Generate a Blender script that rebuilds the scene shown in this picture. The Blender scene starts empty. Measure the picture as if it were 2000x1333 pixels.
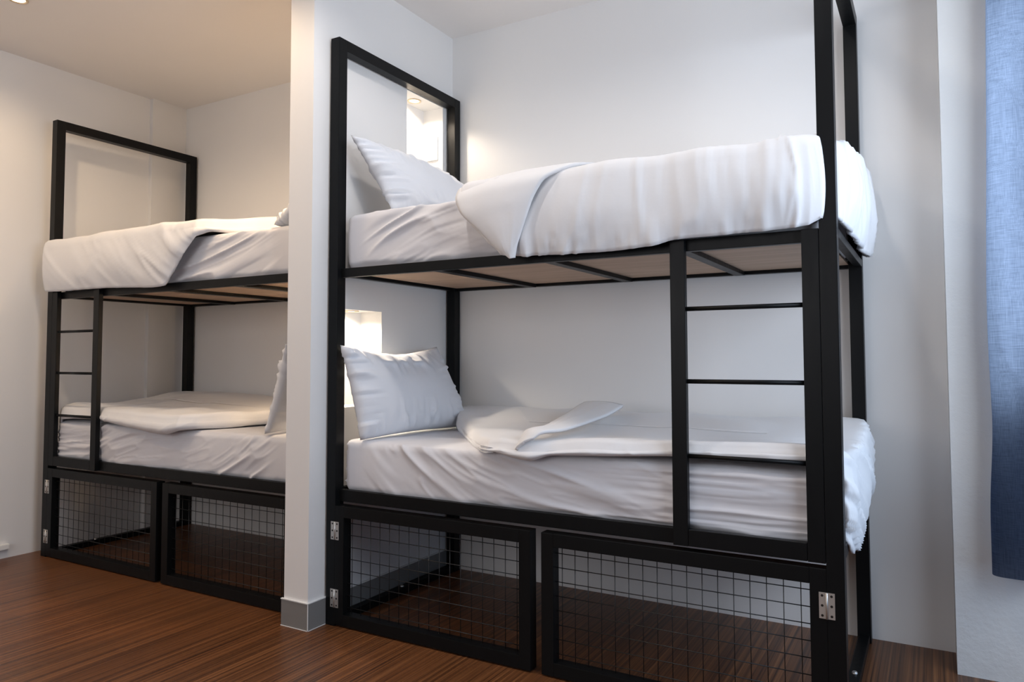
import bpy, bmesh, math, random
import numpy as np
from mathutils import Matrix, Vector

scn = bpy.context.scene
COL = scn.collection

# ------------------------------------------------------------------ camera
CAM = np.array([2.2917, -2.325, 1.1323])
F_ = Vector((-0.48866773, 0.87116605, 0.04768191))
R_ = Vector((0.87208156, 0.48935075, -0.00309647))
U_ = Vector((0.02603072, -0.04006937, 0.99885777))
cd = bpy.data.cameras.new('camera')
cam = bpy.data.objects.new('camera', cd)
COL.objects.link(cam)
cam.matrix_world = Matrix(((R_[0], U_[0], -F_[0], CAM[0]), (R_[1], U_[1], -F_[1], CAM[1]),
                           (R_[2], U_[2], -F_[2], CAM[2]), (0, 0, 0, 1)))
cd.sensor_width = 36.0
cd.lens = 1414.7975 / 2000 * 36
cd.shift_x = -27.98 / 2000
cd.shift_y = -34.33 / 2000
cd.clip_start = 0.05
scn.camera = cam

# ------------------------------------------------------------------ world, light, exposure
w = bpy.data.worlds.new('sky'); scn.world = w
w.use_nodes = True
bg = w.node_tree.nodes['Background']
bg.inputs[0].default_value = (0.50, 0.68, 1.0, 1)
bg.inputs[1].default_value = 0.65
vs = scn.view_settings
vs.view_transform = 'Standard'; vs.look = 'None'; vs.gamma = 1.0
vs.use_curve_mapping = False
vs.exposure = 0.0
scn.cycles.use_denoising = True
scn.cycles.max_bounces = 8
scn.cycles.diffuse_bounces = 5
scn.cycles.caustics_reflective = False
scn.cycles.caustics_refractive = False
scn.cycles.sample_clamp_indirect = 4.0


def area_light(name, loc, direction, sx, sy, power, color, spread=180):
    l = bpy.data.lights.new(name, 'AREA'); l.shape = 'RECTANGLE'
    l.size = sx; l.size_y = sy; l.energy = power; l.color = color
    l.spread = math.radians(spread)
    o = bpy.data.objects.new(name, l); COL.objects.link(o)
    o.location = loc
    o.rotation_euler = Vector(direction).to_track_quat('-Z', 'Y').to_euler()
    return o


def spot_light(name, loc, direction, power, color, angle, blend=0.6, r=0.03):
    l = bpy.data.lights.new(name, 'SPOT'); l.energy = power; l.color = color
    l.spot_size = math.radians(angle); l.spot_blend = blend; l.shadow_soft_size = r
    o = bpy.data.objects.new(name, l); COL.objects.link(o)
    o.location = loc
    o.rotation_euler = Vector(direction).to_track_quat('-Z', 'Y').to_euler()
    return o


WARM = (1.0, 0.74, 0.48)
# daylight through the tall window in the right wall and the window behind the curtain
area_light('daylight_side', (3.34, -0.60, 1.85), (-1, 0.20, 0.16), 1.9, 1.25, 45, (0.76, 0.86, 1.0))
area_light('daylight_curtain', (2.92, 1.10, 1.80), (-0.12, -1, 0.0), 0.9, 1.5, 44, (0.80, 0.90, 1.0))
area_light('daylight_low', (3.34, 0.12, 0.75), (-1, 0.06, -0.02), 0.7, 0.9, 5, (0.38, 0.64, 1.0))
# added broad fill light from behind the camera, no known source
area_light('fill_rear', (0.2, -4.55, 1.75), (0, 1, 0.05), 3.4, 1.4, 40, (1.0, 0.93, 0.88))

# ------------------------------------------------------------------ material helpers
def mat(name, color, rough=0.5, metallic=0.0, spec=0.5):
    m = bpy.data.materials.new(name); m.use_nodes = True
    b = m.node_tree.nodes['Principled BSDF']
    b.inputs['Base Color'].default_value = (*color, 1)
    b.inputs['Roughness'].default_value = rough
    b.inputs['Metallic'].default_value = metallic
    b.inputs['Specular IOR Level'].default_value = spec
    return m, m.node_tree, b


def add_bump(nt, b, scale, strength, dist, detail=4, stretch=None, rough=0.5):
    tc = nt.nodes.new('ShaderNodeTexCoord')
    mp = nt.nodes.new('ShaderNodeMapping')
    if stretch: mp.inputs['Scale'].default_value = stretch
    n = nt.nodes.new('ShaderNodeTexNoise')
    n.inputs['Scale'].default_value = scale; n.inputs['Detail'].default_value = detail
    n.inputs['Roughness'].default_value = rough
    bp = nt.nodes.new('ShaderNodeBump')
    bp.inputs['Strength'].default_value = strength; bp.inputs['Distance'].default_value = dist
    nt.links.new(tc.outputs['Object'], mp.inputs[0]); nt.links.new(mp.outputs[0], n.inputs['Vector'])
    nt.links.new(n.outputs[0], bp.inputs['Height']); nt.links.new(bp.outputs[0], b.inputs['Normal'])
    return n, mp


def plaster(name, color, bump=0.25, scale=9, dist=0.004):
    m, nt, b = mat(name, color, 0.75, spec=0.25)
    n, mp = add_bump(nt, b, scale, bump, dist, detail=8, rough=0.62)
    n2 = nt.nodes.new('ShaderNodeTexNoise'); n2.inputs['Scale'].default_value = 1.3
    nt.links.new(mp.outputs[0], n2.inputs['Vector'])
    mx = nt.nodes.new('ShaderNodeMixRGB'); mx.blend_type = 'MIX'
    mx.inputs[1].default_value = (*[c * 0.96 for c in color], 1)
    mx.inputs[2].default_value = (*[min(1, c * 1.03) for c in color], 1)
    nt.links.new(n2.outputs[0], mx.inputs[0]); nt.links.new(mx.outputs[0], b.inputs['Base Color'])
    return m


M = {}
M['wall'] = plaster('wall_paint', (0.80, 0.79, 0.775), 0.12, 7, 0.003)
M['wall_rough'] = plaster('wall_paint_rough', (0.74, 0.74, 0.72), 0.7, 14, 0.006)
M['wall_dark'] = plaster('wall_low_bounce', (0.22, 0.21, 0.20), 0.1, 7, 0.003)  # for unseen walls, darkened to cut light bounced under the beds
M['ceiling'] = plaster('ceiling_paint', (0.82, 0.79, 0.765), 0.05, 5, 0.002)
M['white_paint'], _, _ = mat('white_paint', (0.85, 0.84, 0.80), 0.5)

# black powder-coated steel
M['steel'], nt, b = mat('black_steel', (0.0045, 0.005, 0.0055), 0.40, 0.0, 0.16)
n, mp = add_bump(nt, b, 40, 0.12, 0.001, detail=3, stretch=(1, 1, 0.15))
rr = nt.nodes.new('ShaderNodeMapRange'); rr.inputs[3].default_value = 0.30; rr.inputs[4].default_value = 0.46
nt.links.new(n.outputs[0], rr.inputs[0]); nt.links.new(rr.outputs[0], b.inputs['Roughness'])
M['wire'], _, _ = mat('black_wire', (0.02, 0.02, 0.02), 0.35, 0.3)
M['zinc'], nt, b = mat('zinc_hinge', (0.55, 0.53, 0.50), 0.38, 0.75)
add_bump(nt, b, 60, 0.2, 0.001)
M['hole'], _, _ = mat('screw_dark', (0.015, 0.013, 0.012), 0.5, 0.3)

# plywood
M['ply'], nt, b = mat('plywood', (0.42, 0.29, 0.19), 0.6, spec=0.3)
tc = nt.nodes.new('ShaderNodeTexCoord'); mp = nt.nodes.new('ShaderNodeMapping')
mp.inputs['Scale'].default_value = (1.2, 14, 14)
n = nt.nodes.new('ShaderNodeTexNoise'); n.inputs['Scale'].default_value = 2.2; n.inputs['Detail'].default_value = 5
cr = nt.nodes.new('ShaderNodeValToRGB')
cr.color_ramp.elements[0].color = (0.43, 0.305, 0.215, 1); cr.color_ramp.elements[1].color = (0.52, 0.375, 0.275, 1)
cr.color_ramp.elements[0].position = .35; cr.color_ramp.elements[1].position = .65
nt.links.new(tc.outputs['Object'], mp.inputs[0]); nt.links.new(mp.outputs[0], n.inputs['Vector'])
nt.links.new(n.outputs[0], cr.inputs[0]); nt.links.new(cr.outputs[0], b.inputs['Base Color'])


def cloth(name, color, bstr=0.25, sheen=0.2):
    m, nt, b = mat(name, color, 0.85, spec=0.15)
    b.inputs['Sheen Weight'].default_value = sheen
    b.inputs['Sheen Roughness'].default_value = 0.5
    add_bump(nt, b, 26, bstr, 0.004, detail=5, rough=0.55)
    return m


M['sheet'] = cloth('white_cotton_sheet', (0.70, 0.70, 0.73), 0.10)
M['duvet'] = cloth('white_cotton_duvet', (0.74, 0.74, 0.75), 0.14)
M['pillow'] = cloth('white_cotton_pillow', (0.70, 0.72, 0.76), 0.12)

# laminate floor: thin streaks running along Y, planks with faint end seams
M['floor'], nt, b = mat('dark_laminate', (0.1, 0.05, 0.03), 0.36, spec=0.45)
L = nt.links.new
tc = nt.nodes.new('ShaderNodeTexCoord')
mp = nt.nodes.new('ShaderNodeMapping'); mp.inputs['Scale'].default_value = (80, 0.45, 1)
n1 = nt.nodes.new('ShaderNodeTexNoise'); n1.inputs['Scale'].default_value = 1.0
n1.inputs['Detail'].default_value = 3; n1.inputs['Roughness'].default_value = 0.6
mp2 = nt.nodes.new('ShaderNodeMapping'); mp2.inputs['Scale'].default_value = (300, 1.2, 1)
n2 = nt.nodes.new('ShaderNodeTexNoise'); n2.inputs['Scale'].default_value = 1.0; n2.inputs['Detail'].default_value = 2
mixv = nt.nodes.new('ShaderNodeMixRGB'); mixv.inputs[0].default_value = 0.36
cr = nt.nodes.new('ShaderNodeValToRGB')
e = cr.color_ramp.elements
e[0].position = 0.37; e[0].color = (0.034, 0.0120, 0.0050, 1)
e[1].position = 0.66; e[1].color = (0.270, 0.115, 0.043, 1)
em = e.new(0.5); em.color = (0.128, 0.048, 0.017, 1)
br = nt.nodes.new('ShaderNodeTexBrick')
mpb = nt.nodes.new('ShaderNodeMapping'); mpb.inputs['Rotation'].default_value = (0, 0, math.pi / 2)
br.inputs['Scale'].default_value = 1.0
br.inputs['Brick Width'].default_value = 0.92; br.inputs['Row Height'].default_value = 0.094
br.inputs['Mortar Size'].default_value = 0.0011; br.inputs['Mortar Smooth'].default_value = 0.3
br.offset = 0.37; br.offset_frequency = 2
br.inputs['Color1'].default_value = (0.90, 0.90, 0.90, 1); br.inputs['Color2'].default_value = (1.08, 1.06, 1.04, 1)
br.inputs['Mortar'].default_value = (1.35, 1.38, 1.45, 1)
mul = nt.nodes.new('ShaderNodeMixRGB'); mul.blend_type = 'MULTIPLY'; mul.inputs[0].default_value = 1
L(tc.outputs['Object'], mp.inputs[0]); L(tc.outputs['Object'], mp2.inputs[0]); L(tc.outputs['Object'], mpb.inputs[0])
L(mp.outputs[0], n1.inputs['Vector']); L(mp2.outputs[0], n2.inputs['Vector']); L(mpb.outputs[0], br.inputs['Vector'])
L(n1.outputs[0], mixv.inputs[1]); L(n2.outputs[0], mixv.inputs[2]); L(mixv.outputs[0], cr.inputs[0])
L(cr.outputs[0], mul.inputs[1]); L(br.outputs[0], mul.inputs[2]); L(mul.outputs[0], b.inputs['Base Color'])
bp = nt.nodes.new('ShaderNodeBump'); bp.inputs['Strength'].default_value = 0.25; bp.inputs['Distance'].default_value = 0.001
L(mixv.outputs[0], bp.inputs['Height']); L(bp.outputs[0], b.inputs['Normal'])

M['tile'], nt, b = mat('grey_skirting_tile', (0.215, 0.212, 0.205), 0.35)
M['grout'], _, _ = mat('white_grout', (0.75, 0.75, 0.74), 0.7)
M['alu'], _, _ = mat('aluminium_frame', (0.35, 0.36, 0.37), 0.35, 0.8)
M['plate'], _, _ = mat('white_plastic', (0.82, 0.82, 0.80), 0.35)
M['ring'], _, _ = mat('brass_lamp_ring', (0.70, 0.55, 0.38), 0.3, 0.6)
M['bulb'], nt, b = mat('lamp_glow', (1, 0.9, 0.8), 0.5)
b.inputs['Emission Color'].default_value = (1.0, 0.80, 0.58, 1); b.inputs['Emission Strength'].default_value = 14

# curtain fabric: blue weave, lets window light through
m = bpy.data.materials.new('blue_curtain_fabric'); m.use_nodes = True
nt = m.node_tree; b = nt.nodes['Principled BSDF']; out = nt.nodes['Material Output']
b.inputs['Roughness'].default_value = 0.9; b.inputs['Specular IOR Level'].default_value = 0.1
tc = nt.nodes.new('ShaderNodeTexCoord')
mpx = nt.nodes.new('ShaderNodeMapping'); mpx.inputs['Scale'].default_value = (900, 900, 14)
mpz = nt.nodes.new('ShaderNodeMapping'); mpz.inputs['Scale'].default_value = (25, 25, 600)
nx = nt.nodes.new('ShaderNodeTexNoise'); nx.inputs['Scale'].default_value = 1; nx.inputs['Detail'].default_value = 2
nz = nt.nodes.new('ShaderNodeTexNoise'); nz.inputs['Scale'].default_value = 1; nz.inputs['Detail'].default_value = 2
mixc = nt.nodes.new('ShaderNodeMixRGB'); mixc.inputs[0].default_value = 0.5
cr = nt.nodes.new('ShaderNodeValToRGB')
cr.color_ramp.elements[0].position = .30; cr.color_ramp.elements[0].color = (0.012, 0.0155, 0.023, 1)
cr.color_ramp.elements[1].position = .70; cr.color_ramp.elements[1].color = (0.029, 0.036, 0.050, 1)
tr = nt.nodes.new('ShaderNodeBsdfTranslucent'); ms = nt.nodes.new('ShaderNodeMixShader'); ms.inputs[0].default_value = 0.50
L = nt.links.new
L(tc.outputs['Object'], mpx.inputs[0]); L(tc.outputs['Object'], mpz.inputs[0])
L(mpx.outputs[0], nx.inputs['Vector']); L(mpz.outputs[0], nz.inputs['Vector'])
L(nx.outputs[0], mixc.inputs[1]); L(nz.outputs[0], mixc.inputs[2]); L(mixc.outputs[0], cr.inputs[0])
L(cr.outputs[0], b.inputs['Base Color'])
hs = nt.nodes.new('ShaderNodeHueSaturation'); hs.inputs['Value'].default_value = 12.5; hs.inputs['Saturation'].default_value = 1.0
L(cr.outputs[0], hs.inputs['Color']); L(hs.outputs[0], tr.inputs['Color'])
L(b.outputs[0], ms.inputs[1]); L(tr.outputs[0], ms.inputs[2]); L(ms.outputs[0], out.inputs['Surface'])
M['curtain'] = m

# ------------------------------------------------------------------ mesh helpers
def link_mesh(name, me, m, parent=None):
    o = bpy.data.objects.new(name, me); COL.objects.link(o)
    if m is not None and len(me.materials) == 0: me.materials.append(m)
    if parent is not None: o.parent = parent
    return o


def tag(o, label, cat, group=None):
    o['label'] = label; o['category'] = cat
    if group: o['group'] = group
    return o


def struct(o):
    o['kind'] = 'structure'; return o


def thing(name, loc, label, cat, group=None):
    o = bpy.data.objects.new(name, None); COL.objects.link(o)
    o.location = loc; o.empty_display_size = 0.1
    return tag(o, label, cat, group)


class MB:
    """collects boxes and rods into one mesh (world coordinates)"""
    def __init__(s): s.bm = bmesh.new()

    def box(s, x0, x1, y0, y1, z0, z1, bev=0.0):
        bm = bmesh.new()
        v = [bm.verts.new((x, y, z)) for x in (x0, x1) for y in (y0, y1) for z in (z0, z1)]
        for f in ((0, 1, 3, 2), (4, 6, 7, 5), (0, 4, 5, 1), (2, 3, 7, 6), (0, 2, 6, 4), (1, 5, 7, 3)):
            bm.faces.new([v[i] for i in f])
        bmesh.ops.recalc_face_normals(bm, faces=bm.faces[:])
        if bev > 0:
            bmesh.ops.bevel(bm, geom=bm.edges[:], offset=bev, segments=2, profile=0.7, affect='EDGES')
        me = bpy.data.meshes.new('tmp'); bm.to_mesh(me); bm.free()
        s.bm.from_mesh(me); bpy.data.meshes.remove(me)
        return s

    def rod(s, a, b, r, n=12):
        a = Vector(a); b = Vector(b); d = (b - a).normalized()
        t = Vector((0, 0, 1)) if abs(d.z) < .9 else Vector((1, 0, 0))
        u = d.cross(t).normalized(); v = d.cross(u)
        ra = []; rb = []
        for i in range(n):
            an = 2 * math.pi * i / n; off = (u * math.cos(an) + v * math.sin(an)) * r
            ra.append(s.bm.verts.new(a + off)); rb.append(s.bm.verts.new(b + off))
        for i in range(n):
            f = s.bm.faces.new((ra[i], ra[(i + 1) % n], rb[(i + 1) % n], rb[i])); f.smooth = True
        s.bm.faces.new(ra[::-1]); s.bm.faces.new(rb)
        return s

    def lathe(s, c, prof, n=32):
        """profile list of (r, dz) revolved about vertical axis through c"""
        rings = []
        for r, dz in prof:
            rings.append([s.bm.verts.new((c[0] + r * math.cos(2 * math.pi * i / n), c[1] + r * math.sin(2 * math.pi * i / n), c[2] + dz)) for i in range(n)])
        for a, b in zip(rings, rings[1:]):
            for i in range(n):
                f = s.bm.faces.new((a[i], a[(i + 1) % n], b[(i + 1) % n], b[i])); f.smooth = True
        return s

    def obj(s, name, m, parent=None, origin=None, recalc=True):
        if recalc: bmesh.ops.recalc_face_normals(s.bm, faces=s.bm.faces[:])
        if parent is not None: origin = parent.matrix_world.translation if origin is None else origin
        me = bpy.data.meshes.new(name)
        if parent is not None:
            bmesh.ops.translate(s.bm, verts=s.bm.verts[:], vec=-Vector(ABS[parent.name]))
            s.bm.to_mesh(me); s.bm.free()
            o = link_mesh(name, me, m, parent)
            ABS[o.name] = ABS[parent.name]
        else:
            s.bm.to_mesh(me); s.bm.free()
            o = link_mesh(name, me, m)
            ABS[o.name] = (0, 0, 0)
        return o


ABS = {}          # absolute origin of every object that may become a parent


def root(name, loc, label, cat, group=None):
    o = thing(name, loc, label, cat, group); ABS[o.name] = tuple(loc); return o


def np_mesh(name, V, Fq, m, parent=None, smooth=True, solid=0.0):
    V = np.asarray(V, float)
    if parent is not None: V = V - np.array(ABS[parent.name])
    me = bpy.data.meshes.new(name)
    me.from_pydata(V.tolist(), [], [list(map(int, f)) for f in Fq])
    me.update()
    bm = bmesh.new(); bm.from_mesh(me)
    bmesh.ops.remove_doubles(bm, verts=bm.verts[:], dist=1e-5)
    bmesh.ops.dissolve_degenerate(bm, edges=bm.edges[:], dist=1e-6)
    bm.to_mesh(me); bm.free()
    if smooth:
        me.polygons.foreach_set('use_smooth', [True] * len(me.polygons))
    o = link_mesh(name, me, m, parent)
    ABS[o.name] = ABS[parent.name] if parent is not None else (0, 0, 0)
    if solid:
        md = o.modifiers.new('thickness', 'SOLIDIFY'); md.thickness = solid; md.offset = -1
    return o


# --- value noise
def _hash(ix, iy, iz, seed):
    h = (ix * 374761393 + iy * 668265263 + iz * 2147483647 + seed * 974634777) & 0xffffffff
    h = ((h ^ (h >> 13)) * 1274126177) & 0xffffffff
    h = ((h ^ (h >> 16)) * 2246822519) & 0xffffffff
    return ((h ^ (h >> 15)) & 0xffff) / 32767.5 - 1.0


def vn(x, y, z=0.0, seed=0):
    x, y, z = np.broadcast_arrays(np.asarray(x, float), np.asarray(y, float), np.asarray(z, float))
    ix, iy, iz = [np.floor(a).astype(np.int64) for a in (x, y, z)]
    fx, fy, fz = x - ix, y - iy, z - iz
    fx, fy, fz = [t * t * t * (t * (t * 6 - 15) + 10) for t in (fx, fy, fz)]
    def H(a, b, c): return _hash(ix + a, iy + b, iz + c, seed)
    x00 = H(0, 0, 0) * (1 - fx) + H(1, 0, 0) * fx; x10 = H(0, 1, 0) * (1 - fx) + H(1, 1, 0) * fx
    x01 = H(0, 0, 1) * (1 - fx) + H(1, 0, 1) * fx; x11 = H(0, 1, 1) * (1 - fx) + H(1, 1, 1) * fx
    return (x00 * (1 - fy) + x10 * fy) * (1 - fz) + (x01 * (1 - fy) + x11 * fy) * fz


def folds(a, b, seed, sharp=3.0):
    """ridged folds: a = coordinate across the folds, b = coordinate along them"""
    wa = a + 0.45 * vn(a * 0.6, b * 0.9, 0, seed + 7)
    r = 1 - np.abs(vn(wa, b, 0, seed)) * 2
    r = np.clip(r, -0.3, 1)
    m = 0.5 + 0.5 * vn(a * 0.35, b * 0.7, 3.3, seed + 3)
    return np.sign(r) * np.abs(r) ** sharp * m


def smooth01(t):
    t = np.clip(t, 0, 1); return t * t * (3 - 2 * t)


def rbox(x0, x1, y0, y1, z0, z1, r, n):
    """closed rounded box as quads; returns V, F"""
    nx, ny, nz = n
    idx = {}; P = []; Fq = []
    def vid(i, j, k):
        key = (i, j, k)
        if key not in idx:
            idx[key] = len(P); P.append((i / nx, j / ny, k / nz))
        return idx[key]
    for i in range(nx):
        for j in range(ny):
            Fq.append((vid(i, j, 0), vid(i, j + 1, 0), vid(i + 1, j + 1, 0), vid(i + 1, j, 0)))
            Fq.append((vid(i, j, nz), vid(i + 1, j, nz), vid(i + 1, j + 1, nz), vid(i, j + 1, nz)))
    for i in range(nx):
        for k in range(nz):
            Fq.append((vid(i, 0, k), vid(i + 1, 0, k), vid(i + 1, 0, k + 1), vid(i, 0, k + 1)))
            Fq.append((vid(i, ny, k), vid(i, ny, k + 1), vid(i + 1, ny, k + 1), vid(i + 1, ny, k)))
    for j in range(ny):
        for k in range(nz):
            Fq.append((vid(0, j, k), vid(0, j, k + 1), vid(0, j + 1, k + 1), vid(0, j + 1, k)))
            Fq.append((vid(nx, j, k), vid(nx, j + 1, k), vid(nx, j + 1, k + 1), vid(nx, j, k + 1)))
    P = np.array(P)
    lo = np.array([x0, y0, z0]); hi = np.array([x1, y1, z1])
    V = lo + P * (hi - lo)
    q = np.clip(V, lo + r, hi - r); d = V - q
    ln = np.linalg.norm(d, axis=1, keepdims=True); ln[ln < 1e-9] = 1
    return q + d / ln * r, Fq


def vnormals(V, Fq):
    Fa = np.array(Fq)
    a, b, c, d = [V[Fa[:, i]] for i in range(4)]
    n = np.cross(c - a, d - b)
    N = np.zeros_like(V)
    for i in range(4): np.add.at(N, Fa[:, i], n)
    l = np.linalg.norm(N, axis=1, keepdims=True); l[l < 1e-12] = 1
    return N / l


# ------------------------------------------------------------------ room
ZC = 2.92                       # ceiling height
XL, XR = -2.36, 3.30            # left and right walls
YB, YF = 0.945, -4.50           # back wall and the wall behind the camera
YW, XW = 0.728, 2.338           # thicker wall that carries the curtained window
T = 0.12

struct(MB().box(XL - T, XR + T, YF - T, YB + T, -0.10, 0).obj('floor', M['floor']))
struct(MB().box(XL - T, XR + T, YF - T, YB + T + .3, ZC, ZC + 0.10).obj('ceiling', M['ceiling']))
struct(MB().box(XL - T, XL, YF, YB, 0, ZC).obj('wall_left', M['wall']))
struct(MB().box(XL - T, XW, YB, YB + T, 0, ZC).obj('wall_back', M['wall']))
# shallow boxed pier on the left wall near the corner
struct(MB().box(XL, XL + 0.032, 0.690, YB, 0, ZC).obj('trim_1', M['wall']))
# thick wall beyond the bunks with the curtained window opening
WX0, WX1, WZ0, WZ1 = 2.53, 3.18, 1.02, 2.45
mb = MB()
mb.box(XW, WX0, YW, YB + T, 0, ZC); mb.box(WX1, XR + T, YW, YB + T, 0, ZC)
mb.box(WX0, WX1, YW, YB + T, 0, WZ0); mb.box(WX0, WX1, YW, YB + T, WZ1, ZC)
struct(mb.obj('wall_window', M['wall_rough']))
# right wall with a tall window
SY0, SY1, SZ0, SZ1 = -1.6, 0.5, 0.25, 2.5
mb = MB()
mb.box(XR, XR + T, YF, SY0, 0, ZC); mb.box(XR, XR + T, SY1, YW, 0, ZC)
mb.box(XR, XR + T, SY0, SY1, 0, SZ0); mb.box(XR, XR + T, SY0, SY1, SZ1, ZC)
struct(mb.obj('wall_right', M['wall_dark']))
# wall behind the camera with a wide window
FX0, FX1, FZ0, FZ1 = -1.6, 2.0, 0.95, 2.5
mb = MB()
mb.box(XL - T, FX0, YF - T, YF, 0, ZC); mb.box(FX1, XR + T, YF - T, YF, 0, ZC)
mb.box(FX0, FX1, YF - T, YF, 0, FZ0); mb.box(FX0, FX1, YF - T, YF, FZ1, ZC)
struct(mb.obj('wall_front', M['wall_dark']))


def win_frame(name, axis, a0, a1, z0, z1, c0, c1, nm=1):
    mb = MB(); w_ = 0.045
    def bx(p0, p1, q0, q1):
        if axis == 'x': mb.box(p0, p1, c0, c1, q0, q1, .003)
        else: mb.box(c0, c1, p0, p1, q0, q1, .003)
    bx(a0, a0 + w_, z0, z1); bx(a1 - w_, a1, z0, z1)
    bx(a0 + w_, a1 - w_, z0, z0 + w_); bx(a0 + w_, a1 - w_, z1 - w_, z1)
    for i in range(1, nm + 1):
        c = a0 + (a1 - a0) * i / (nm + 1)
        bx(c - w_ / 2, c + w_ / 2, z0 + w_, z1 - w_)
    return struct(mb.obj(name, M['alu']))


win_frame('window_1', 'x', WX0, WX1, WZ0, WZ1, YW + .14, YW + .19, 0)
win_frame('window_2', 'y', SY0, SY1, SZ0, SZ1, XR + .03, XR + .08, 1)
win_frame('window_3', 'x', FX0, FX1, FZ0, FZ1, YF - .08, YF - .03, 2)

# partition with lit niches cut into both faces
PX = [-0.150, -0.140, -0.020, -0.010]
PY = [-0.092, 0.089, 0.360, 0.544, 0.853, YB]
PZ = [0, 0.914, 1.355, 2.06, 2.50, ZC]
empty = set()
# x-cells: 0 = left skin, 1 = core, 2 = right skin
for (iy, iz, side) in ((3, 3, 'R'), (1, 1, 'R'), (1, 3, 'L'), (3, 1, 'L')):
    empty.add((1, iy, iz)); empty.add((2 if side == 'R' else 0, iy, iz))
bm = bmesh.new(); vc = {}
def pv(i, j, k):
    if (i, j, k) not in vc: vc[(i, j, k)] = bm.verts.new((PX[i], PY[j], PZ[k]))
    return vc[(i, j, k)]
def full(i, j, k): return 0 <= i < 3 and 0 <= j < 5 and 0 <= k < 5 and (i, j, k) not in empty
for i in range(3):
    for j in range(5):
        for k in range(5):
            if not full(i, j, k): continue
            if not full(i - 1, j, k): bm.faces.new((pv(i, j, k), pv(i, j, k + 1), pv(i, j + 1, k + 1), pv(i, j + 1, k)))
            if not full(i + 1, j, k): bm.faces.new((pv(i + 1, j, k), pv(i + 1, j + 1, k), pv(i + 1, j + 1, k + 1), pv(i + 1, j, k + 1)))
            if not full(i, j - 1, k): bm.faces.new((pv(i, j, k), pv(i + 1, j, k), pv(i + 1, j, k + 1), pv(i, j, k + 1)))
            if not full(i, j + 1, k): bm.faces.new((pv(i, j + 1, k), pv(i, j + 1, k + 1), pv(i + 1, j + 1, k + 1), pv(i + 1, j + 1, k)))
            if not full(i, j, k - 1): bm.faces.new((pv(i, j, k), pv(i, j + 1, k), pv(i + 1, j + 1, k), pv(i + 1, j, k)))
            if not full(i, j, k + 1): bm.faces.new((pv(i, j, k + 1), pv(i + 1, j, k + 1), pv(i + 1, j + 1, k + 1), pv(i, j + 1, k + 1)))
me = bpy.data.meshes.new('wall_partition'); bm.to_mesh(me); bm.free()
struct(link_mesh('wall_partition', me, M['wall']))

# grey tile skirting around the partition with white grout lines
bb = MB()
bb.box(-0.158, -0.001, -0.100, -0.092, 0, 0.110)
bb.box(-0.010, -0.001, -0.092, YB, 0, 0.110)
bb.box(-0.158, -0.150, -0.092, -0.005, 0, 0.110)
bbo = struct(bb.obj('baseboard_partition', M['tile']))
g = MB()
g.box(-0.160, 0.0, -0.102, -0.092, 0.110, 0.114)
g.box(-0.010, 0.0, -0.092, YB, 0.110, 0.114)
g.box(-0.003, 0.0, -0.102, -0.099, 0.0, 0.110)
g.box(-0.160, 0.0, -0.102, -0.1001, 0.0, 0.0025)
g.box(-0.0009, 0.0008, -0.099, -0.001, 0.0, 0.0025)
bbg = g.obj('grout_line', M['grout'], parent=None); bbg.parent = bbo

# ------------------------------------------------------------------ bunk bed frame
LB, DB, HB, W = 2.05, 0.932, 2.55, 0.05
ZU, ZL = 1.485, 0.520          # undersides of the upper and lower rails


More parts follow.
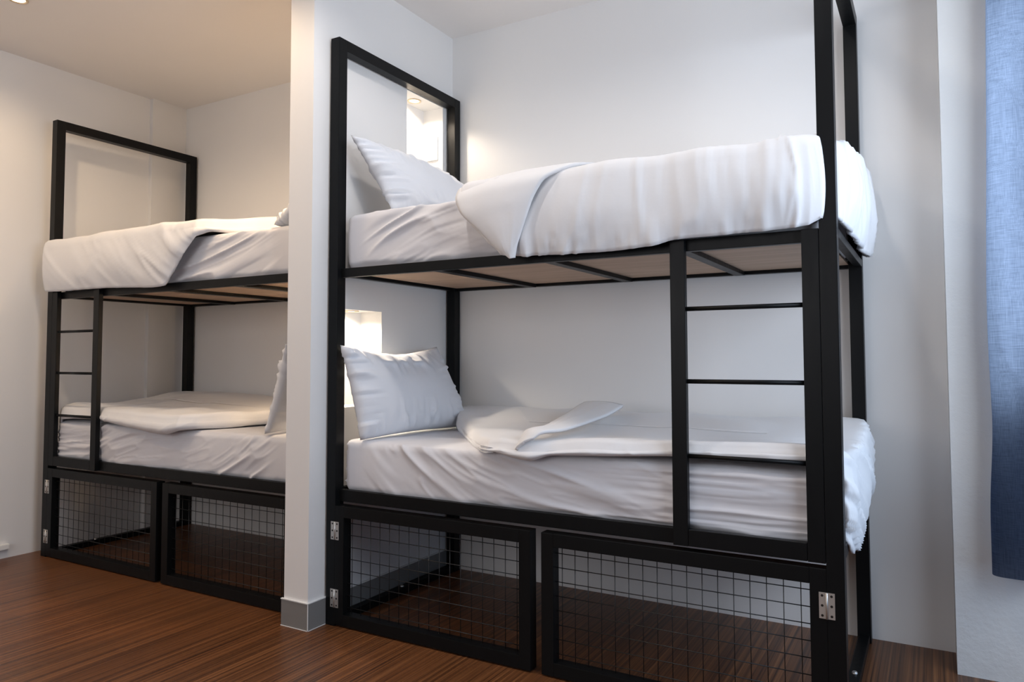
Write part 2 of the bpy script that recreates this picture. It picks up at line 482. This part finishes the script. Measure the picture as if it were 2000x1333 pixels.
def bunk(x0, mirror, label, doors, ext=0.0):
    """mirror: ladder stands at the left end instead of the right end"""
    rt = root('bunk_bed', (x0, 0, 0), label, 'bunk bed', 'bunk beds')
    def X(a): return x0 + (LB - a if mirror else a)
    def bx(name, a0, a1, y0, y1, z0, z1, m=M['steel'], bev=0.002, parent=rt):
        xa, xb = sorted((X(a0), X(a1)))
        return MB().box(xa, xb, y0, y1, z0, z1, bev).obj(name, m, parent)
    # posts and the bar that joins each pair over the end of the bed
    for a in (-ext, LB - W):
        for y in (0, DB - W):
            bx('post', a, a + W, y, y + W, 0, HB)
        bx('top_bar', a, a + W, W, DB - W, HB - W, HB)
        bx('floor_bar', a + .005, a + W - .005, W, DB - W, 0.0, 0.032)
    for z0, z1 in ((ZU, ZU + .040), (ZL, ZL + .050)):
        bx('front_rail', W - ext, LB - W, 0.025, 0.05, z0, z1)
        bx('back_rail', W - ext, LB - W, DB - .03, DB, z0 + .010, z1)
        bx('end_rail', LB - .028, LB, W, DB - W, z0 + .012, z1)
        bx('end_rail', -ext, .028 - ext, W, DB - W, z0 + .012, z1)
        for a in (0.52, 1.04, 1.56):
            bx('cross_bar', a - .020, a + .020, 0.05, DB - .03, z0 + .006, z0 + .024)
        bx('bed_board', W + .002 - ext, LB - W - .002, 0.052, DB - .032, z0 + .0245, z0 + .034, M['ply'], 0)
    # ladder built into the front
    for a in (1.535, 1.949):
        bx('ladder_rail', a, a + .050, 0.0, 0.0245, ZL + .001, 1.522)
    bx('ladder_foot_bar', 1.586, 1.948, 0.0, 0.0245, ZL + .002, 0.576)
    for z in (1.292, 1.054, 0.811):
        xa, xb = sorted((X(1.586), X(1.948)))
        MB().rod((xa, 0.013, z), (xb, 0.013, z), 0.0075).obj('rung', M['steel'], rt)
    # mesh-fronted locker doors under the bed
    for (a0, a1, hinge) in doors:
        xa, xb = (x0 + a0, x0 + a1)
        fw = 0.048; z0, z1 = 0.006, 0.506; yb = 0.046
        d = MB()
        d.box(xa, xa + fw, 0, yb, z0, z1, .002); d.box(xb - fw, xb, 0, yb, z0, z1, .002)
        d.box(xa + fw, xb - fw, 0, yb, z0, z0 + fw, .002); d.box(xa + fw, xb - fw, 0, yb, z1 - fw, z1, .002)
        do = d.obj('locker_door', M['steel'], rt)
        wm = MB()
        x = xa + fw + 0.022
        while x < xb - fw - .004:
            wm.rod((x, 0.030, z0 + fw - .004), (x, 0.030, z1 - fw + .004), 0.0015, 6); x += 0.0505
        z = z1 - fw - 0.026
        while z > z0 + fw:
            wm.rod((xa + fw - .004, 0.0265, z), (xb - fw + .004, 0.0265, z), 0.0016, 6); z -= 0.0505
        wm.obj('wire_mesh', M['wire'], do)
        hx = xa if hinge == 'L' else xb
        for zc in (0.400, 0.117):
            h = MB()
            h.box(hx - .022, hx - .001, -.0025, -.0002, zc - .038, zc + .038)
            h.box(hx + .001, hx + .022, -.0025, -.0002, zc - .038, zc + .038)
            h.rod((hx, -.003, zc - .038), (hx, -.003, zc + .038), .0035, 10)
            ho = h.obj('hinge', M['zinc'], do)
            ho['label'] = 'zinc plate hinge with six dark screws'
            s = MB()
            for sx in (-.013, .013):
                for sz in (-.029, 0, .029):
                    s.rod((hx + sx, -.0032, zc + sz), (hx + sx, -.0024, zc + sz), .0038, 10)
            me_s = s.obj('tmp_screws', M['hole'], rt)
            # screws belong to the hinge mesh: join them as a second material
            bm = bmesh.new(); bm.from_mesh(ho.data); n0 = len(bm.faces)
            bm.from_mesh(me_s.data)
            bm.faces.ensure_lookup_table()
            for f in bm.faces[n0:]: f.material_index = 1
            bm.to_mesh(ho.data); bm.free(); ho.data.materials.append(M['hole'])
            bpy.data.objects.remove(me_s)
    # bolts on the floor bars
    for a in (.025, LB - .025):
        MB().lathe((X(a), .48 if mirror is False else .30, .032), [(0.0001, .007), (.006, .007), (.009, .004), (.010, 0)], 16).obj('bolt', M['zinc'], rt)
    return rt


XB = -2.2346
bedA = bunk(0.0, False, 'black steel bunk bed with its ladder at the right end, nearer the camera', [(0.05, 1.000, 'L'), (1.045, 2.0, 'R')])
bedB = bunk(XB, True, 'black steel bunk bed with its ladder at the left end, behind the white partition', [(0.05, 1.062, 'L'), (1.108, 2.025, 'R')], 0.025)

# ------------------------------------------------------------------ mattresses in fitted sheets
def mattress(x0, zb, zt, seed, label, gather=None, flip=False, sl=1.0, end_bunch=0.0):
    V, Fq = rbox(x0 + .058, x0 + 1.996, .046, .896, zb, zt, .032, (300, 60, 40))
    N = vnormals(V, Fq)
    u = V[:, 0] - x0
    if flip: u = LB - u
    z = V[:, 2]; h = (z - zb) / (zt - zb)
    side = smooth01((-N[:, 1] - .3) / .5)
    end = smooth01((np.abs(N[:, 0]) - .3) / .5)
    top = smooth01((N[:, 2] - .3) / .5)
    # diagonal drag folds on the long side
    ang = np.radians(sl * (46 - 22 * smooth01((u - .1) / 1.3)))
    a = (u * np.sin(ang) + (z - zb) * np.cos(ang)); bl = (u * np.cos(ang) - (z - zb) * np.sin(ang))
    fade = smooth01((u - .12) / .25)
    f1 = folds(a * 18, bl * 2.6, seed, 1.2) * 0.019 + folds(a * 48, bl * 5.0, seed + 11, 1.3) * 0.0050
    f2 = folds((z - zb) * 38 + .5 * vn(u * 2.5, 0, 0, seed + 5), u * 1.6, seed + 21, 1.3) * 0.017 + folds((z - zb) * 85, u * 3, seed + 22, 1.3) * 0.007
    if gather is not None:
        g = smooth01((u - gather[0]) / (gather[1] - gather[0]))
    else: g = 0 * u
    d = side * ((1 - g) * f1 * fade + g * f2 * (0.35 + .65 * smooth01((1.05 - h) / .5)))
    d += side * 0.006 * np.sin(np.pi * np.clip(h, 0, 1))
    d += top * 0.0035 * (folds(u * 7 + V[:, 1] * 4, V[:, 1] * 5 - u * 2, seed + 31, 1.5) + vn(u * 3, V[:, 1] * 3, 0, seed))
    d += end * (end_bunch * (folds(h * 9 + V[:, 1] * 4, V[:, 1] * 3 - h, seed + 41, 1.4)) + .002 * vn(V[:, 1] * 9, z * 9, 0, seed))
    V = V + N * d[:, None]
    # uneven lower hem
    hem = smooth01((0.25 - h) / .25) * side
    V[:, 2] += hem * (0.004 + 0.007 * vn(u * 5, 0, 0, seed + 50) + .003 * vn(u * 19, 0, 0, seed + 51))
    V[:, 1] = np.maximum(V[:, 1], 0.0262)
    V[:, 2] = np.maximum(V[:, 2], zb)
    V[:, 1] = np.minimum(V[:, 1], .925)
    o = np_mesh('mattress', V, Fq, M['sheet'])
    tag(o, label, 'mattress', 'mattresses in white fitted sheets')
    return o


ZMU, ZML = ZU + .0345, ZL + .0345
mattress(0.0, ZMU, 1.768, 5, 'white sheeted mattress on the top deck of the bunk nearer the camera', None, False, -0.55)
mattress(0.0, ZML, 0.780, 9, 'white sheeted mattress on the bottom deck of the bunk nearer the camera', (1.15, 1.6), False, 1.0, 0.012)
mattress(XB, ZMU, 1.758, 15, 'white sheeted mattress on the top deck of the bunk behind the partition', None, True, 0.5)
mattress(XB, ZML, 0.775, 19, 'white sheeted mattress on the bottom deck of the bunk behind the partition', (1.5, 1.8), True, 0.8)


# ------------------------------------------------------------------ duvets (closed outline swept up a side profile and in over the top)
def resample(P, n):
    P = np.array(P, float); P = np.vstack([P, P[:1]])
    d = np.r_[0, np.cumsum(np.linalg.norm(np.diff(P, axis=0), axis=1))]
    t = np.linspace(0, d[-1], n, endpoint=False)
    return np.stack([np.interp(t, d, P[:, i]) for i in range(P.shape[1])], 1), d[-1]


def smooth_loop(P, it):
    for _ in range(it): P = 0.25 * np.roll(P, 1, 0) + 0.5 * P + 0.25 * np.roll(P, -1, 0)
    return P


def duvet_mesh(outline, n, topz, mid, side_fn, wr_fn, nside=22, ntop=26, round_r=0.05, it=3, bulge=0.02):
    """outline rows: x, y, hem z, outward bulge scale ; topz(x,y) ; mid(x)->(x,y) inner line"""
    P, Lp = resample(outline, n); P = smooth_loop(P, it)
    s = np.linspace(0, Lp, n, endpoint=False)
    T_ = np.roll(P[:, :2], -1, 0) - np.roll(P[:, :2], 1, 0)
    T_ /= np.linalg.norm(T_, axis=1, keepdims=True)
    out = np.stack([T_[:, 1], -T_[:, 0]], 1)
    rings = []
    zt0 = topz(P[:, 0], P[:, 1])
    for t in np.linspace(0, 1, nside):
        z = P[:, 2] + (zt0 - round_r - P[:, 2]) * t
        off = (bulge * np.sin(np.pi * (0.12 + .78 * t)) - 0.012 * (1 - t) ** 4) * P[:, 3]
        xy = P[:, :2] + out * off[:, None]
        rings.append(np.c_[xy, z])
    base = rings[-1][:, :2]
    mx, my = mid(P[:, 0], P[:, 1])
    midp = np.stack([mx, my], 1)
    for k, t in enumerate(np.linspace(0, 1, ntop)[1:]):
        # quarter round first, then flat towards the middle
        dist = np.linalg.norm(midp - base, axis=1)
        tt = t ** 1.35
        d = tt * dist
        xy = base + (midp - base) * (d / np.maximum(dist, 1e-6))[:, None]
        zt = topz(xy[:, 0], xy[:, 1])
        rr = round_r
        q = np.clip(d / rr, 0, 1)
        zz = zt - rr + rr * np.sqrt(np.clip(1 - (1 - q) ** 2, 0, 1))
        rings.append(np.c_[xy, zz])
    V = np.vstack(rings); nr = len(rings)
    tpar = np.repeat(np.arange(nr) / (nside - 1), n); spar = np.tile(s, nr)
    Fq = []
    for r in range(nr - 1):
        for i in range(n):
            j = (i + 1) % n
            Fq.append((r * n + i, r * n + j, (r + 1) * n + j, (r + 1) * n + i))
    if side_fn is not None: V = side_fn(V, spar, tpar)
    N = vnormals(V, Fq)
    V = V + N * wr_fn(V, spar, tpar, N)[:, None]
    V[:, 1] = np.minimum(V[:, 1], .938)
    return V, Fq


# upper duvet of the near bunk: tucked round the front and over the right end
def dA_top(x, y):
    return 1.818 + .07 * smooth01((y - .1) / .5) * smooth01((x - 1.7) / .3) + .004 * vn(x * 5, y * 4, 0, 3)


outl = [(0.72, .90, 1.775, .3), (0.70, .50, 1.775, .3), (0.70, .10, 1.770, .4), (.705, .0, 1.745, .6), (.72, -.03, 1.70, .8), (.76, -.034, 1.64, 1),
        (.90, -.036, 1.516, 1), (1.00, -.034, 1.505, 1), (1.20, -.032, 1.500, 1), (1.34, -.030, 1.497, 1), (1.50, -.028, 1.508, 1), (1.56, -.028, 1.522, 1), (1.7, -.028, 1.522, 1), (1.9, -.026, 1.525, 1), (1.975, -.022, 1.530, .9),
        (2.012, -.010, 1.55, .7), (2.018, .012, 1.55, .2), (2.030, .040, 1.55, .2), (2.052, .058, 1.56, .3),
        (2.066, .10, 1.540, .9), (2.070, .25, 1.533, 1), (2.072, .5, 1.532, 1), (2.074, .75, 1.532, 1), (2.07, .88, 1.535, .8), (2.03, .915, 1.56, .3), (1.9, .918, 1.775, .2), (1.3, .918, 1.775, .2)]
outl = [tuple(p) for p in outl][::1]


def wrA(V, s, t, N):
    x, y, z = V[:, 0], V[:, 1], V[:, 2]
    front = smooth01((-N[:, 1] - .2) / .5); endm = smooth01((N[:, 0] - .3) / .5) * (x > 1.5)
    q = np.where(x > 1.9, x + y * .9, x)
    low = smooth01((1.62 - z) / .12)
    f = folds(q * 15, z * 2.3, 61, 1.3) * .024 * (0.30 + .70 * smooth01((q - 1.25) / .35))
    f += folds(q * 38 + z * 3, z * 4, 62, 1.3) * .010 * (0.25 + low + .8 * smooth01((q - 1.6) / .3))
    f += folds((q - 1.05) * 30 / (0.55 + (z - 1.5) * 2.6), z * 2, 64, 1.3) * .016 * low * smooth01((1.5 - q) / .3)
    topm = smooth01((N[:, 2] - .2) / .5)
    g = .006 * vn(x * 6, y * 6, z * 6, 65) + topm * .008 * folds(x * 10 + y * 4, y * 4, 66, 1.5)
    return np.maximum(front, endm) * f * (1 - .85 * smooth01((x - 1.93) / .05) * smooth01((.12 - y) / .06)) + g


def mid_line(x0, x1, y):
    return lambda X, Y: (np.clip(X, x0, x1), np.full_like(X, y))


def add_duvet(outline, n, topz, mid, wr, label, lift=None, it=3, rr=.05, bulge=.02, thick=.014, mt='duvet'):
    V, Fq = duvet_mesh(outline, n, topz, mid, lift, wr, it=it, round_r=rr, bulge=bulge)
    o = np_mesh('duvet', V, Fq, M[mt], solid=thick)
    tag(o, label, 'duvet', 'white duvets')
    return o


dA = add_duvet(outl, 620, dA_top, mid_line(1.0, 1.75, .47), wrA,
               'puffy white duvet tucked over the foot of the nearer bunk\'s top deck')

# turned-back corner lying on that duvet near the pillow
def flap_patch(name, parent, edgeL, edgeR, n, m, off, seed, mt):
    """surface between two polylines (same number of points), slightly puffed"""
    a = np.array(edgeL, float); b_ = np.array(edgeR, float)
    t = np.linspace(0, 1, n)
    ta = np.linspace(0, 1, len(a))
    def cr_(P): return np.stack([np.interp(t, ta, P[:, i]) for i in range(3)], 1)
    A = cr_(a); B = cr_(b_)
    for _ in range(6):
        A[1:-1] = .25 * A[:-2] + .5 * A[1:-1] + .25 * A[2:]; B[1:-1] = .25 * B[:-2] + .5 * B[1:-1] + .25 * B[2:]
    V = []; Fq = []
    for j in range(m):
        f = j / (m - 1)
        V.append(A * (1 - f) + B * f)
    V = np.array(V); V = V.transpose(1, 0, 2).reshape(-1, 3)
    for i in range(n - 1):
        for j in range(m - 1):
            Fq.append((i * m + j, i * m + j + 1, (i + 1) * m + j + 1, (i + 1) * m + j))
    N = vnormals(V, Fq)
    if N[:, 1].mean() > 0 and abs(N[:, 1].mean()) > abs(N[:, 2].mean()) or (abs(N[:, 2].mean()) >= abs(N[:, 1].mean()) and N[:, 2].mean() < 0):
        Fq = [f[::-1] for f in Fq]; N = -N
    fj = np.tile(np.linspace(0, 1, m), n); ti = np.repeat(t, m)
    puff = off * np.sin(np.pi * fj) ** .6
    wr = .004 * folds(fj * 5 + ti * 2, ti * 4, seed, 1.5) * np.sin(np.pi * fj)
    V = V + N * (puff + wr)[:, None]
    return np_mesh(name, V, Fq, M[mt], parent, solid=.012)


fo = flap_patch('turned_back_corner', dA,
           [(.690, .30, 1.815), (.685, .08, 1.818), (.685, .0, 1.800), (.700, -.050, 1.745), (.735, -.064, 1.68), (.83, -.064, 1.60), (.90, -.058, 1.53), (.945, -.050, 1.500)],
           [(1.24, .30, 1.865), (1.235, .10, 1.850), (1.20, .0, 1.832), (1.10, -.062, 1.785), (1.055, -.070, 1.71), (1.02, -.068, 1.62), (.985, -.062, 1.54), (.972, -.052, 1.498)],
           60, 26, .016, 71, 'duvet')

# lower duvet of the near bunk: laid flat, front edge rolled under
def dC_top(x, y):
    return .835 + .030 * smooth01((x - 1.0) / .6) * smooth01((.25 - y) / .25) + .045 * smooth01((y - .25) / .5) \
        - .022 * smooth01((.95 - x) / .3) * smooth01((.3 - y) / .3) + .006 * vn(x * 5, y * 5, 0, 8)


outC = [(.10, .90, .785, .4), (.12, .80, .785, .4), (.33, .52, .785, .4), (.56, .26, .784, .5), (.72, .09, .784, .7), (.82, .00, .784, .9),
        (.93, -.016, .765, 1.2), (1.01, -.020, .758, 1.3), (1.08, -.004, .782, 1.2), (1.3, .012, .790, 1.1), (1.5, .036, .800, .7), (1.7, .040, .806, .7), (1.9, .040, .810, .7), (1.965, .044, .812, .5),
        (1.985, .052, .80, .3), (2.00, .062, .79, .3), (2.045, .075, .62, .6), (2.058, .12, .54, 1), (2.062, .25, .50, 1.2), (2.066, .50, .51, 1.7), (2.062, .78, .60, 1.3), (2.04, .87, .74, .8), (1.98, .91, .785, .3), (1.2, .915, .785, .3), (.6, .915, .785, .3)]


def wrC(V, s, t, N):
    x, y, z = V[:, 0], V[:, 1], V[:, 2]
    front = smooth01((-N[:, 1] - .2) / .5); endm = smooth01((N[:, 0] - .3) / .5) * (x > 1.5)
    f = front * (folds(x * 8 + z * 16, z * 5, 81, 1.5) * .006)
    f += endm * (folds((z + y * .5) * 34, y * 3, 82, 1.3) * .020)
    f += smooth01((N[:, 2] - .2) / .5) * (.006 * folds(x * 3.5 + y * 2.0, y * 3, 83, 1.5) + .004 * folds(y * 9, x * 1.5, 84, 1.6) * smooth01((x - 1.2) / .5))
    f += smooth01((.45 - x) / .25) * folds(y * 20, x * 5, 85, 1.3) * .008
    return f + .004 * vn(x * 7, y * 7, z * 7, 86)


dC = add_duvet(outC, 620, dC_top, mid_line(.75, 1.75, .47), wrC,
               'thin white duvet lying on the bottom deck of the bunk nearer the camera', rr=.035, bulge=.014)
flap_patch('turned_up_corner', dC,
           [(.955, -.030, .800), (.965, .02, .868), (1.00, .10, .872), (1.00, .28, .905), (.96, .50, .93), (.94, .60, .937)],
           [(1.03, -.030, .842), (1.06, -.01, .868), (1.10, .08, .868), (1.12, .20, .880), (1.14, .42, .905), (1.12, .62, .927)],
           46, 20, .010, 91, 'duvet')

# upper duvet of the far bunk: over its foot, which is the left end
def dB_top(x, y):
    return 1.838 - .012 * smooth01((-1.9 - x) / .3) + .055 * smooth01((x + 1.30) / .45) * smooth01((y - .05) / .4) + .004 * vn(x * 5, y * 4, 0, 13)


outB = [(-.55, .90, 1.765, .4), (-1.2, .915, 1.765, .2), (-2.10, .915, 1.765, .2), (-2.22, .90, 1.60, .5), (-2.252, .80, 1.54, .8), (-2.254, .5, 1.54, .8), (-2.252, .12, 1.54, .6), (-2.240, .0, 1.54, .6),
        (-2.225, -.025, 1.535, .6), (-2.19, -.036, 1.525, .8), (-2.08, -.032, 1.522, 1), (-1.9, -.030, 1.522, 1), (-1.62, -.030, 1.520, 1), (-1.4, -.032, 1.510, 1), (-1.2, -.032, 1.502, 1), (-1.10, -.032, 1.504, 1),
        (-1.05, -.030, 1.56, 1), (-.96, -.028, 1.66, .9), (-.88, -.020, 1.740, .6), (-.82, .02, 1.765, .5), (-.72, .20, 1.765, .4), (-.62, .5, 1.765, .4)]


def wrB(V, s, t, N):
    x, y, z = V[:, 0], V[:, 1], V[:, 2]
    front = smooth01((-N[:, 1] - .2) / .5)
    a = (x + 1.15) * .8 + (z - 1.5) * 1.0; c = (x + 1.15) - (z - 1.5) * .7
    f = front * (folds(a * 13, c * 2, 93, 1.5) * .010 + folds(a * 34, c * 4, 94, 1.4) * .005 * smooth01((x + 1.9) / .5))
    return f + .005 * vn(x * 6, y * 6, z * 6, 95)


add_duvet(outB, 560, dB_top, mid_line(-1.95, -.95, .47), wrB,
          'puffy white duvet tucked over the foot of the top deck behind the partition')


def dD_top(x, y):
    return .862 + .05 * smooth01((y - .3) / .5) * smooth01((-.9 - x) / .8) - .012 * smooth01((x + 1.5) / .2) * smooth01((-.95 - x) / .2) * smooth01((.15 - y) / .15) + .006 * vn(x * 5, y * 5, 0, 18)


outD = [(-.62, .90, .780, .4), (-1.2, .915, .780, .2), (-2.05, .915, .780, .2), (-2.165, .88, .70, .5), (-2.19, .7, .66, .6), (-2.19, .3, .66, .6), (-2.180, .07, .70, .4), (-2.165, .052, .74, .2),
        (-2.14, .044, .784, .3), (-2.0, .040, .795, .6), (-1.75, .036, .795, .7), (-1.60, .018, .785, .9), (-1.40, -.006, .775, .9), (-1.22, -.018, .756, 1.3), (-1.08, -.020, .752, 1.4), (-1.0, -.010, .774, .9),
        (-.93, .05, .780, .6), (-.87, .18, .782, .5), (-.80, .40, .782, .4), (-.70, .65, .782, .4)]


def wrD(V, s, t, N):
    x, y, z = V[:, 0], V[:, 1], V[:, 2]
    front = smooth01((-N[:, 1] - .1) / .5)
    f = front * (folds(x * 8 - z * 20, z * 5, 101, 1.5) * .005)
    f += smooth01((N[:, 2] - .2) / .5) * (.009 * folds(y * 5 - x * 2.2, x * 1.2, 103, 1.4))
    return f + .005 * vn(x * 6, y * 6, z * 6, 105)


add_duvet(outD, 520, dD_top, mid_line(-1.85, -1.05, .50), wrD,
          'thin white duvet lying on the bottom deck of the bunk behind the partition', rr=.04, bulge=.016)


# ------------------------------------------------------------------ pillows
def pillow(tl, bl, br, tr, thick, seed, label, facing, n=64, m=48, sagtop=0.0):
    """four corners (top-left, bottom-left, bottom-right, top-right); facing = rough outward normal"""
    tl, bl, br, tr = [np.array(c, float) for c in (tl, bl, br, tr)]
    u, v = np.meshgrid(np.linspace(0, 1, n), np.linspace(0, 1, m), indexing='ij')
    uu = u; vv = v
    # edges drawn in between the corners
    pin = .022
    cu = u + pin * np.sin(np.pi * v) * (0.5 - u) * 2 * (np.abs(u - .5) * 2) ** 2
    cv = v + pin * 1.2 * np.sin(np.pi * u) * (0.5 - v) * 2 * (np.abs(v - .5) * 2) ** 2
    P = ((1 - cu) * (1 - cv))[..., None] * bl + (cu * (1 - cv))[..., None] * br + (cu * cv)[..., None] * tr + ((1 - cu) * cv)[..., None] * tl
    P[..., 2] -= sagtop * np.sin(np.pi * u) ** 1.2 * v ** 2
    nrm = np.cross(br - bl, tl - bl); nrm /= np.linalg.norm(nrm)
    if nrm @ np.array(facing) < 0: nrm = -nrm
    prof = (np.clip(np.sin(np.pi * u), 0, 1) ** .42) * (np.clip(np.sin(np.pi * v), 0, 1) ** .40)
    e = np.minimum(np.minimum(u, 1 - u) * 1.5, np.minimum(v, 1 - v))
    ew = smooth01(e / .04) * smooth01((.42 - e) / .40)
    # wrinkles running in from the seams
    lr = np.minimum(u, 1 - u) * 1.5 < np.minimum(v, 1 - v)
    wl = folds(v * 22, u * 3, seed, 1.2); wt = folds(u * 26, v * 3, seed + 1, 1.4)
    k = smooth01((np.minimum(v, 1 - v) - np.minimum(u, 1 - u) * 1.5) / .15 + .5)
    wr = ew * (k * wl + (1 - k) * wt) * .032 + .005 * vn(u * 6, v * 5, 0, seed + 2) * prof
    A = P + nrm * (thick * .60 * prof + wr)[..., None]
    B = P - nrm * (thick * .40 * prof + .5 * wr)[..., None]
    V = np.vstack([A.reshape(-1, 3), B.reshape(-1, 3)]); off = n * m; Fq = []
    for i in range(n - 1):
        for j in range(m - 1):
            q = (i * m + j, (i + 1) * m + j, (i + 1) * m + j + 1, i * m + j + 1)
            Fq.append(q); Fq.append(tuple(off + k2 for k2 in q[::-1]))
    # fuse the seam
    bd = (u < 1e-9) | (u > 1 - 1e-9) | (v < 1e-9) | (v > 1 - 1e-9)
    bi = np.where(bd.reshape(-1))[0]
    V[bi + off] = V[bi]
    o = np_mesh('pillow', V, Fq, M['pillow'])
    tag(o, label, 'pillow', 'white pillows')
    bm = bmesh.new(); bm.from_mesh(o.data); bmesh.ops.recalc_face_normals(bm, faces=bm.faces[:]); bm.to_mesh(o.data); bm.free()
    return o


pillow((.075, -.005, 1.19), (.160, .030, .785), (.245, .735, .790), (.085, .675, 1.190), .17, 111,
       'white pillow standing upright below the lit niche on the bottom deck, nearer bunk', (1, -.1, .2), sagtop=.030)
pillow((.085, .035, 2.115), (.215, .165, 1.785), (.33, .86, 1.785), (.15, .84, 2.03), .15, 121,
       'white pillow slumped against the partition on the top deck, nearer bunk', (1, -.1, .3), sagtop=-.02)
pillow((-.295, .03, 1.20), (-.435, .04, .782), (-.43, .74, .80), (-.29, .66, 1.18), .16, 131,
       'white pillow leaning on the partition on the bottom deck, farther bunk', (-1, -.1, .2), sagtop=.03)
pillow((-.235, .060, 1.90), (-.405, .050, 1.765), (-.43, .80, 1.770), (-.25, .74, 2.06), .17, 141,
       'white pillow barely showing past the partition on the top deck, farther bunk', (-1, -.1, .2), sagtop=.03)

# ------------------------------------------------------------------ lamps
def downlight(c, r, label, group, power, color, angle, spot=True):
    t = root('downlight', c, label, 'ceiling light' if group.startswith('ceil') else 'niche light', group)
    MB().lathe(c, [(r * .70, -.0005), (r * .74, -.004), (r * .95, -.005), (r, -.003), (r, -.0002), (r * .70, -.0002)]).obj('ring', M['ring'], t)
    MB().lathe(c, [(.0005, -.003), (r * .5, -.0025), (r * .69, -.001), (r * .69, -.0004), (.0005, -.0004)]).obj('bulb_face', M['bulb'], t)
    spot_light('downlight_beam', (c[0], c[1], c[2] - .012), (0, 0, -1), power, color, angle, .5, r * .6)
    return t


downlight((-1.625, -.492, ZC), .045, 'warm round recessed spotlight in the ceiling at the top left', 'ceiling downlights', 25, WARM, 160)
downlight((-.078, .690, 2.50), .036, 'warm round spotlight in the roof of the upper wall niche', 'niche lights', 11.0, (1.0, .84, .66), 150)
downlight((-.078, .225, 1.355), .036, 'warm round spotlight in the roof of the lower wall niche', 'niche lights', 19.0, (1.0, .84, .66), 150)
# lamps the photo does not show but whose light it does: room downlights and the far bunk's niches
for (x, y, pw) in ((-.55, -.50, 34), (-1.6, -1.7, 36), (.62, -.50, 32), (1.75, -.50, 23)):
    spot_light('room_downlight_beam', (x, y, ZC - .012), (0, 0, -1), pw, WARM if x < 0 else (1.0, .93, .88), 160, .5, .04)
spot_light('far_niche_beam', (-.080, .225, 2.488), (0, 0, -1), 60, (1.0, .68, .40), 150, .5, .03)
spot_light('far_niche_beam', (-.080, .70, 1.343), (0, 0, -1), 60, WARM, 150, .5, .03)

# socket plate inside the upper niche, small box low on the left wall
sp = root('socket_plate', (-.08, .853, 2.275), 'white double socket plate on the side of the upper niche', 'socket')
MB().box(-.120, -.040, .8450, .8528, 2.215, 2.345, .003).obj('plate', M['plate'], sp)
MB().box(-.108, -.052, .8435, .8450, 2.288, 2.330, .001).obj('switch', M['white_paint'], sp)
MB().box(-.108, -.052, .8435, .8450, 2.230, 2.272, .001).obj('switch', M['white_paint'], sp)
cb = MB().box(XL + .0005, XL + .030, -.60, -.115, .052, .082, .006).obj('cable_cover', M['white_paint'])
tag(cb, 'short white cable cover low on the left wall beside the floor', 'cable cover')

# ------------------------------------------------------------------ curtain
def curtain():
    zt, zb = 2.86, .392
    path = [(2.485, .690), (2.470, .675), (2.458, .650), (2.462, .625), (2.480, .612), (2.53, .604), (2.575, .612), (2.592, .640), (2.600, .665),
            (2.625, .655), (2.64, .618), (2.69, .602), (2.74, .618), (2.76, .655), (2.79, .66), (2.81, .62), (2.86, .603), (2.91, .62), (2.93, .66), (2.97, .655), (3.0, .61), (3.05, .604), (3.10, .63), (3.14, .66)]
    P = np.array(path); d = np.r_[0, np.cumsum(np.linalg.norm(np.diff(P, axis=0), axis=1))]
    nu = 260; t = np.linspace(0, d[-1], nu)
    X = np.interp(t, d, P[:, 0]); Y = np.interp(t, d, P[:, 1])
    for _ in range(10):
        X[1:-1] = .25 * X[:-2] + .5 * X[1:-1] + .25 * X[2:]; Y[1:-1] = .25 * Y[:-2] + .5 * Y[1:-1] + .25 * Y[2:]
    nv = 150; Z = np.linspace(zb, zt, nv)
    XX = np.repeat(X[:, None], nv, 1); YY = np.repeat(Y[:, None], nv, 1); ZZ = np.repeat(Z[None, :], nu, 0)
    SS = np.repeat(t[:, None], nv, 1)
    # sways, creases from packing, a narrower gather towards the top
    XX = XX + .020 * (ZZ - 1.0) * smooth01((ZZ - .7) / 1.2) - .016 * smooth01((.95 - ZZ) / .4) * smooth01((2.56 - XX) / .1) + .006 * vn(SS * 3, ZZ * 1.4, 0, 151)
    YY = YY + .012 * vn(SS * 7, ZZ * 1.6, 0, 152) + .005 * folds(ZZ * 6 + SS * 9, SS * 6, 153, 1.5)
    ZZ = ZZ + .040 * smooth01((.052 - SS) / .004) * np.clip(1 - (ZZ - zb) / .5, 0, 1)
    for zc in (2.18, 1.78, 1.06): YY = YY - .004 * np.exp(-((ZZ - zc + .05 * (SS - .15)) / .008) ** 2)
    V = np.stack([XX, YY, ZZ], -1).reshape(-1, 3)
    Fq = [(i * nv + j, (i + 1) * nv + j, (i + 1) * nv + j + 1, i * nv + j + 1) for i in range(nu - 1) for j in range(nv - 1)]
    o = np_mesh('curtain', V, Fq, M['curtain'])
    o.data.materials[0] = M['curtain']
    tag(o, 'long blue woven curtain hanging at the right edge over the rough wall', 'curtain')
    return o


curtain()
